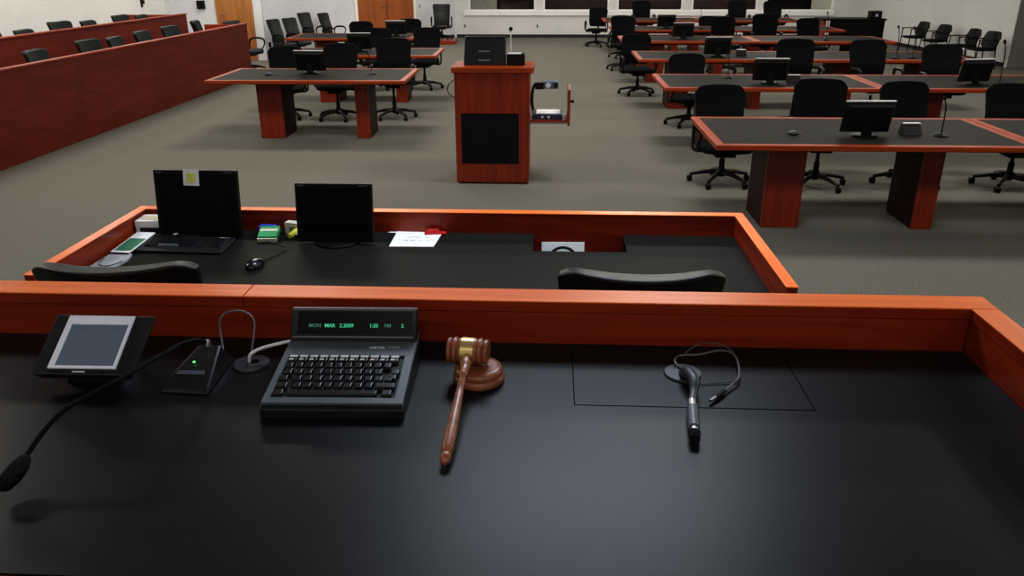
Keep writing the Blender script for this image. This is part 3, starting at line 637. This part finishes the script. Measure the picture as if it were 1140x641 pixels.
RY = {1:5.95,2:8.95,3:11.78,4:14.7,5:17.3,6:20.3}
for r_, y in RY.items():
    for k, x in enumerate((1.24,3.63)):
        place(TB, 'cherry edged dark topped table in the %s, %s' % (ROWW[r_].replace(' table row',' row'), 'aisle side' if k == 0 else 'far right side'), (x,y,0), 0, 'right-hand conference tables')
for y, w_ in ((9.36,'nearest the judge bench'),(12.15,'second of the three'),(15.15,'farthest, before the double doors')):
    place(TB, 'cherry edged dark topped table on the left, '+w_, ({9.36:-4.1,12.15:-4.12,15.15:-4.98}[y],y,0), math.radians(1.2), 'left-hand conference tables')

def desk_monitor():
    t = thing('desk_monitor','black monitor seen from behind','monitor')
    w_, h_ = .39, .25
    mx = Matrix.Translation((0,0,.03)) @ Matrix.Rotation(math.radians(12),4,'X')
    tilted(MB().hexa([(-w_/2+.03,-.05,.02),(w_/2-.03,-.05,.02),(w_/2,.0,0),(-w_/2,.0,0),(-w_/2+.03,-.045,h_-.03),(w_/2-.03,-.045,h_-.03),(w_/2,.0,h_),(-w_/2,.0,h_)]),mx).build('casing','plastic',t,bevel=.006)
    tilted(MB().box(-w_/2+.005,w_/2-.005,-.012,.004,h_-.002,h_+.007),mx).build('top_edge','silver2',t)
    tilted(MB().box(-w_/2+.02,w_/2-.02,.0,.0015,.02,h_-.02),mx).build('screen','screen',t)
    q = MB()
    for k in range(4): q.lathe([(.005,-.0535),(.005,-.045)],8,c=(-.06+.045*k,0,.07+.03*(k%2)),axis='y')
    tilted(q,mx).build('rear_ports','plastic_soft',t)
    MB().box(-.04,.04,-.07,-.04,.005,.13).build('stand_column','plastic',t,bevel=.005)
    MB().lathe([(.1,0),(.1,.006),(.09,.012),(.03,.013)],24,c=(0,-.02,0)).build('stand_foot','plastic',t,smooth=True)
    return t
DM = desk_monitor()
MR = [(2.46,6.36,'nearest right-hand table',2),(2.47,9.36,'second right-hand row aisle table',-2),(2.42,12.22,'third right-hand row aisle table',0),(2.38,15.3,'fourth right-hand row aisle table',3),(2.42,17.9,'fifth right-hand row aisle table',0),
      (4.72,9.35,'second right-hand row far right table, turned aside',12),(-3.02,10.1,'nearest left-hand table',-3),(-3.03,12.85,'second left-hand table',0),(-3.0,15.8,'farthest left-hand table',2)]
for x, y, w_, ro in MR:
    place(DM, 'black monitor with pale top edge on the '+w_, (x,y,.75), math.radians(ro), 'monitors on the conference tables')
def ctl():
    t = thing('control_box','small black box','control box')
    MB().hexa([(-.075,-.05,0),(.075,-.05,0),(.075,.06,0),(-.075,.06,0),(-.065,-.01,.075),(.065,-.01,.075),(.065,.045,.085),(-.065,.045,.085)]).build('body','plastic',t,bevel=.004)
    MB().box(-.065,.065,-.012,.03,.083,.09).build('top_strip','silver2',t)
    return t
CT = ctl()
for x, y, w_ in ((2.85,6.42,'nearest right-hand table'),(2.76,9.4,'second right-hand row'),(2.8,12.32,'third right-hand row'),(-2.62,12.85,'second left-hand table'),(-2.6,15.8,'farthest left-hand table')):
    place(CT, 'small black box with white strip beside the monitor on '+w_, (x,y,.75), 0, 'control boxes on the tables')
def mic(h=.3):
    t = thing('table_microphone','black gooseneck table microphone','microphone')
    MB().lathe([(.055,0),(.06,.006),(.05,.018),(.02,.026),(.01,.03)],20).build('base','plastic',t,smooth=True)
    MB().tube([(0,0,.02),(0,0,h*.55),(-.01,.0,h*.8),(-.03,0,h*.97)],.005,8,4).build('gooseneck','plastic',t,smooth=True)
    MB().tube([(-.028,0,h*.96),(-.036,0,h*1.0),(-.045,0,h*1.04)],[.008,.015,.01],10,2).build('windscreen','foam',t,smooth=True)
    return t
MC = mic(.31); 
for x, y, sc, ro, w_ in ((3.06,6.36,.95,20,'nearest right-hand table, right of the small control box'),(2.1,9.8,.9,-30,'second right-hand row, left of its monitor'),(-2.24,10.0,.85,10,'nearest left-hand table, right of its monitor'),(4.86,9.05,1.55,0,'second right-hand row, near the far right end'),(4.9,11.95,1.4,10,'third right-hand row, left one of the right pair'),(5.15,12.0,1.35,-10,'third right-hand row, right one of the right pair'),(4.83,14.85,1.5,0,'fourth right-hand row, right half'),(4.4,17.5,1.4,0,'fifth right-hand row, right half'),(3.1,17.6,1.4,0,'fifth right-hand row, middle')):
    o = place(MC, 'black gooseneck microphone on the '+w_, (x,y,.75), math.radians(ro), 'table microphones'); o.scale = (1,1,sc)
def tmouse(label, x, y, ro):
    t = thing('computer_mouse', label, 'mouse', (x,y,.75), math.radians(ro))
    MB().lathe([(.032,0),(.034,.01),(.028,.024),(.014,.032),(.003,.033)],18).build('shell','plastic_gl',t,smooth=True)
    MB().tube([(.03,.0,.01),(.06,-.01,.004),(.09,.03,.004),(.08,.09,.004)],.003,6,4).build('cord','black_cable',t,smooth=True)
    MB().box(-.01,.01,-.03,-.01,.026,.031).build('button','slate',t,bevel=.002)
    t.scale = (1,1.3,1)
tmouse('black mouse near the front edge of nearest right-hand table', 1.92, 6.38, 20)
tmouse('black mouse near the front edge of nearest left-hand table', -3.5, 9.88, -15)

# ------------------------------------------------------------------ lectern
L = thing('lectern', 'cherry wood lectern with black front grille standing in the aisle', 'lectern', (-.565,7.6,0))
bd = MB().box(-.355,.355,.012,.5,.02,1.06); bd.box(-.34,.34,.03,.48,0,.02)
bd.build('body','wood_z',L,bevel=.004)
MB().box(-.355,-.3,0,.012,.02,1.06).box(.255,.355,0,.012,.02,1.06).box(-.3,.255,0,.012,.02,.2).box(-.3,.255,0,.012,.69,1.06).build('front_frame','wood_z',L)
MB().box(-.3,.255,.002,.0125,.2,.69).build('front_grille','foam',L)
MB().prism([(-.385,.02),(-.365,-.02),(.365,-.02),(.395,.02),(.395,.53),(-.385,.53)],1.062,1.12).build('top_slab','edge_x',L,bevel=.012,seg=3)
sh = MB().box(.355,.72,.06,.42,.6,.618).build('pull_out_shelf','wood_x',L)
MB().box(.36,.715,.05,.06,.585,.6).build('shelf_runner','metal',sh)
MB().box(.72,.745,.03,.45,.57,.91).build('shelf_front','wood_z',L,bevel=.004)
MB().tube([(.745,.12,.79),(.78,.12,.79)],[.01,.018],12).build('knob','plastic',L,smooth=True)
t = thing('document_player','flat dark device with white paper on top, on the lectern pull-out shelf','device',(-.035,7.83,.618))
MB().box(-.15,.14,-.13,.15,0,.05).build('case','navy',t,bevel=.004); MB().box(-.11,.12,-.1,.13,.05,.056).build('paper','paper',t)
for x in (-.05,.01): MB().lathe([(.012,-.138),(.012,-.13)],12,c=(x,0,.025),axis='y').build('knob','silver2',t)
t = thing('document_camera','blue-grey document camera head on an arm at the right side of lectern','camera',(-.195,8.0,.618))
MB().tube([(.02,.02,0),(.0,.02,.12),(.01,.02,.25),(.04,.02,.3)],.014,10,4).build('arm','plastic',t,smooth=True)
MB().box(.03,.12,-.02,.05,.245,.31).build('arm_joint','plastic',t,bevel=.008); MB().box(.11,.26,-.05,.08,.255,.325).build('head','blue_metal',t,bevel=.012)
MB().lathe([(.026,-.062),(.026,-.048)],16,c=(.16,0,.29),axis='y').build('lens','silver2',t); MB().box(.215,.255,-.053,-.05,.265,.315).build('end_cap','plastic_soft',t)
t = thing('lectern_monitor','black monitor seen from behind on top of the lectern','monitor',(-.64,7.75,1.12))
MB().hexa([(-.2,-.02,.0),(.2,-.02,.0),(.2,.03,.0),(-.2,.03,.0),(-.19,.07,.245),(.19,.07,.245),(.2,.12,.25),(-.2,.12,.25)]).build('casing','plastic',t,bevel=.008)
MB().hexa([(-.19,.068,.245),(.19,.068,.245),(.195,.12,.247),(-.195,.12,.247),(-.19,.068,.253),(.19,.068,.253),(.195,.12,.258),(-.195,.12,.258)]).build('top_edge','plastic_soft',t)
q = MB()
for z in (.04,.12): q.hexa([(-.06,-.023+z*.36,z),(.05,-.023+z*.36,z),(.05,z*.36,z),(-.06,z*.36,z),(-.06,-.022+(z+.01)*.36,z+.01),(.05,-.022+(z+.01)*.36,z+.01),(.05,(z+.01)*.36,z+.01),(-.06,(z+.01)*.36,z+.01)])
q.build('rear_vents','slate',t)
t = thing('control_box','black box with white paper strip on lectern, right of lectern monitor','control box',(-.345,7.76,1.12))
MB().box(-.085,.085,-.05,.1,0,.105).build('body','plastic',t,bevel=.006); MB().box(-.075,.05,-.04,.08,.105,.109).build('top_strip','silver2',t)
t = thing('lectern_microphone','thin upright gooseneck microphone on lectern between monitor and black box','microphone',(-.40,7.93,1.12))
MB().lathe([(.02,0),(.02,.015),(.008,.02)],14).build('base','plastic',t,smooth=True); MB().tube([(0,0,.015),(0,0,.3)],.006,8).build('stem','silver2',t,smooth=True); MB().lathe([(.006,.295),(.018,.305),(.018,.325),(.008,.335)],12).build('windscreen','foam',t,smooth=True)
cable('lectern_cable','black cable hanging in a small loop from the left side of lectern',[(-.915,7.85,.98),(-.95,7.85,.97),(-1.0,7.86,.93),(-1.02,7.86,.87),(-.99,7.86,.82),(-.94,7.86,.80),(-.915,7.86,.79)],.005,'black_cable')

# ------------------------------------------------------------------ right rear: side chairs, side table
def side_chair():
    t = thing('side_chair','black four legged side chair','chair')
    seat_pad(.48,.46,.41,.06).build('seat','mesh_black',t,smooth=True)
    MB().shell(back_fn(.28,.2,.45,.38,.06,.06,rnd=.15,arch=.02,taper=.95,lumbar=0),16,8,.035).build('backrest','leather',t,bevel=.01,smooth=True)
    for sx in (-1,1):
        MB().tube([(sx*.22,-.2,.66),(sx*.22,-.21,.4),(sx*.23,-.23,0)],.013,8).build('leg','plastic',t,smooth=True)
        MB().tube([(sx*.22,.19,.62),(sx*.22,.2,.4),(sx*.23,.26,0)],.013,8).build('leg','plastic',t,smooth=True)
        MB().box(sx*.235-.02,sx*.235+.02,-.23,.2,.655,.68).build('armrest','plastic',t,bevel=.006)
    return t
SC = side_chair()
for i, (x, y) in enumerate(((8.7,20.4),(8.75,19.4),(8.8,18.15),(8.82,17.4))):
    place(SC, 'black round-backed side chair against the right wall, %s' % ['farthest of the four','second farthest of the four','second nearest of the four','nearest of the four'][i], (x,y,0), math.radians(-86+[0,3,-4,2][i]), 'side chairs on the right wall').scale = (.95,.92,.86)
t = thing('side_table','long low dark topped table with wooden end standing before the right rear wall','table',(7.2,20.6,0))
MB().box(-.75,.75,-.35,.35,.76,.8).build('top','plastic',t,bevel=.005); MB().box(-.55,.72,-.3,-.27,.36,.76).build('front_panel','plastic',t)
for x in (-.7,.68): MB().box(x,x+.05,-.3,.3,0,.76).build('end_panel','wood_z',t)
t = thing('loudspeaker','dark box with round pale-centred driver at right end of the long side table','speaker',(7.72,20.45,.8))
MB().box(-.13,.13,-.12,.12,0,.17).build('cabinet','plastic',t,bevel=.01)
MB().lathe([(.06,-.13),(.07,-.125),(.07,-.12)],20,c=(0,0,.075),axis='y').build('driver_ring','plastic_soft',t); 
MB().lathe([(.03,-.14),(.03,-.13)],14,c=(0,0,.075),axis='y').build('driver_cone','silver2',t)

# ------------------------------------------------------------------ light
def area(x, y, z, sx, sy, p, col=(1,.96,.88), rx=0, ry=0):
    l = bpy.data.lights.new('ceiling_and_fill_lamp','AREA'); l.shape = 'RECTANGLE'; l.size = sx; l.size_y = sy; l.energy = p; l.color = col
    o = bpy.data.objects.new('ceiling_and_fill_lamp', l); C.objects.link(o); o.location = (x,y,z); o.rotation_euler = (rx,ry,0); return o
P = 54
for y in (7.2, 10.6, 14.0, 17.4, 20.8):
    for x in (-6.4, -2.6, 1.2, 5.0): area(x, y, CEIL-.03, 1.2, .6, P)
    if y < 17: area(8.8, y, CEIL-.03, 1.2, .6, P*.6)
area(-4.2, 3.6, CEIL-.03, 1.2, .6, P*.9)
area(.2, 3.5, CEIL-.03, 1.6, .8, P*1.25, (.78,.88,1.))
area(4.2, 3.6, CEIL-.03, 1.2, .6, P*.9)
for x in (-2.6, 0., 2.8): area(x, -.9, CEIL-.03, 1.2, .6, P*.34)
for y in (9.0, 12.5, 16.0): area(-7.9, y, CEIL-.03, .5, 1.2, P*.4)  # added lamps that wash the left wall brighter
for x in (-1., 2.6, 6.2): area(x, 23.3, CEIL-.03, 1.2, .5, P*.4)  # lamps added to brighten the window wall
for y in (18.6, 21.6): area(8.2, y, CEIL-.03, .5, 1.2, P*.15)  # lamps added to brighten the right rear wall
area(-4.2, 19.8, CEIL-.03, .6, 1.2, P*.25)  # lamp added to brighten the diagonal wall
area(3., 27.5, CEIL-.1, 5, .6, 50)
w = bpy.data.worlds.new('world'); scene.world = w; w.use_nodes = True
w.node_tree.nodes['Background'].inputs['Color'].default_value = (.5,.55,.6,1); w.node_tree.nodes['Background'].inputs['Strength'].default_value = .05

# ------------------------------------------------------------------ camera
cam = bpy.data.cameras.new('camera'); co = bpy.data.objects.new('camera', cam); C.objects.link(co)
cam.sensor_width = 36; cam.lens = 880/1140*36; cam.clip_start = .05
p, yw, rl = math.radians(22.2), math.radians(2.85), math.radians(.14)
f = Vector((-math.sin(yw)*math.cos(p), math.cos(yw)*math.cos(p), -math.sin(p))); rt = Vector((math.cos(yw), math.sin(yw), 0)); dn_ = f.cross(rt)
r2 = rt*math.cos(rl)+dn_*math.sin(rl); d2_ = -rt*math.sin(rl)+dn_*math.cos(rl)
m3 = Matrix((r2, -d2_, -f)).transposed()
co.matrix_world = Matrix.Translation((0,0,2.0)) @ m3.to_4x4()
scene.camera = co
scene.view_settings.view_transform = 'Standard'
scene.view_settings.look = 'Medium High Contrast'
scene.view_settings.exposure = 0
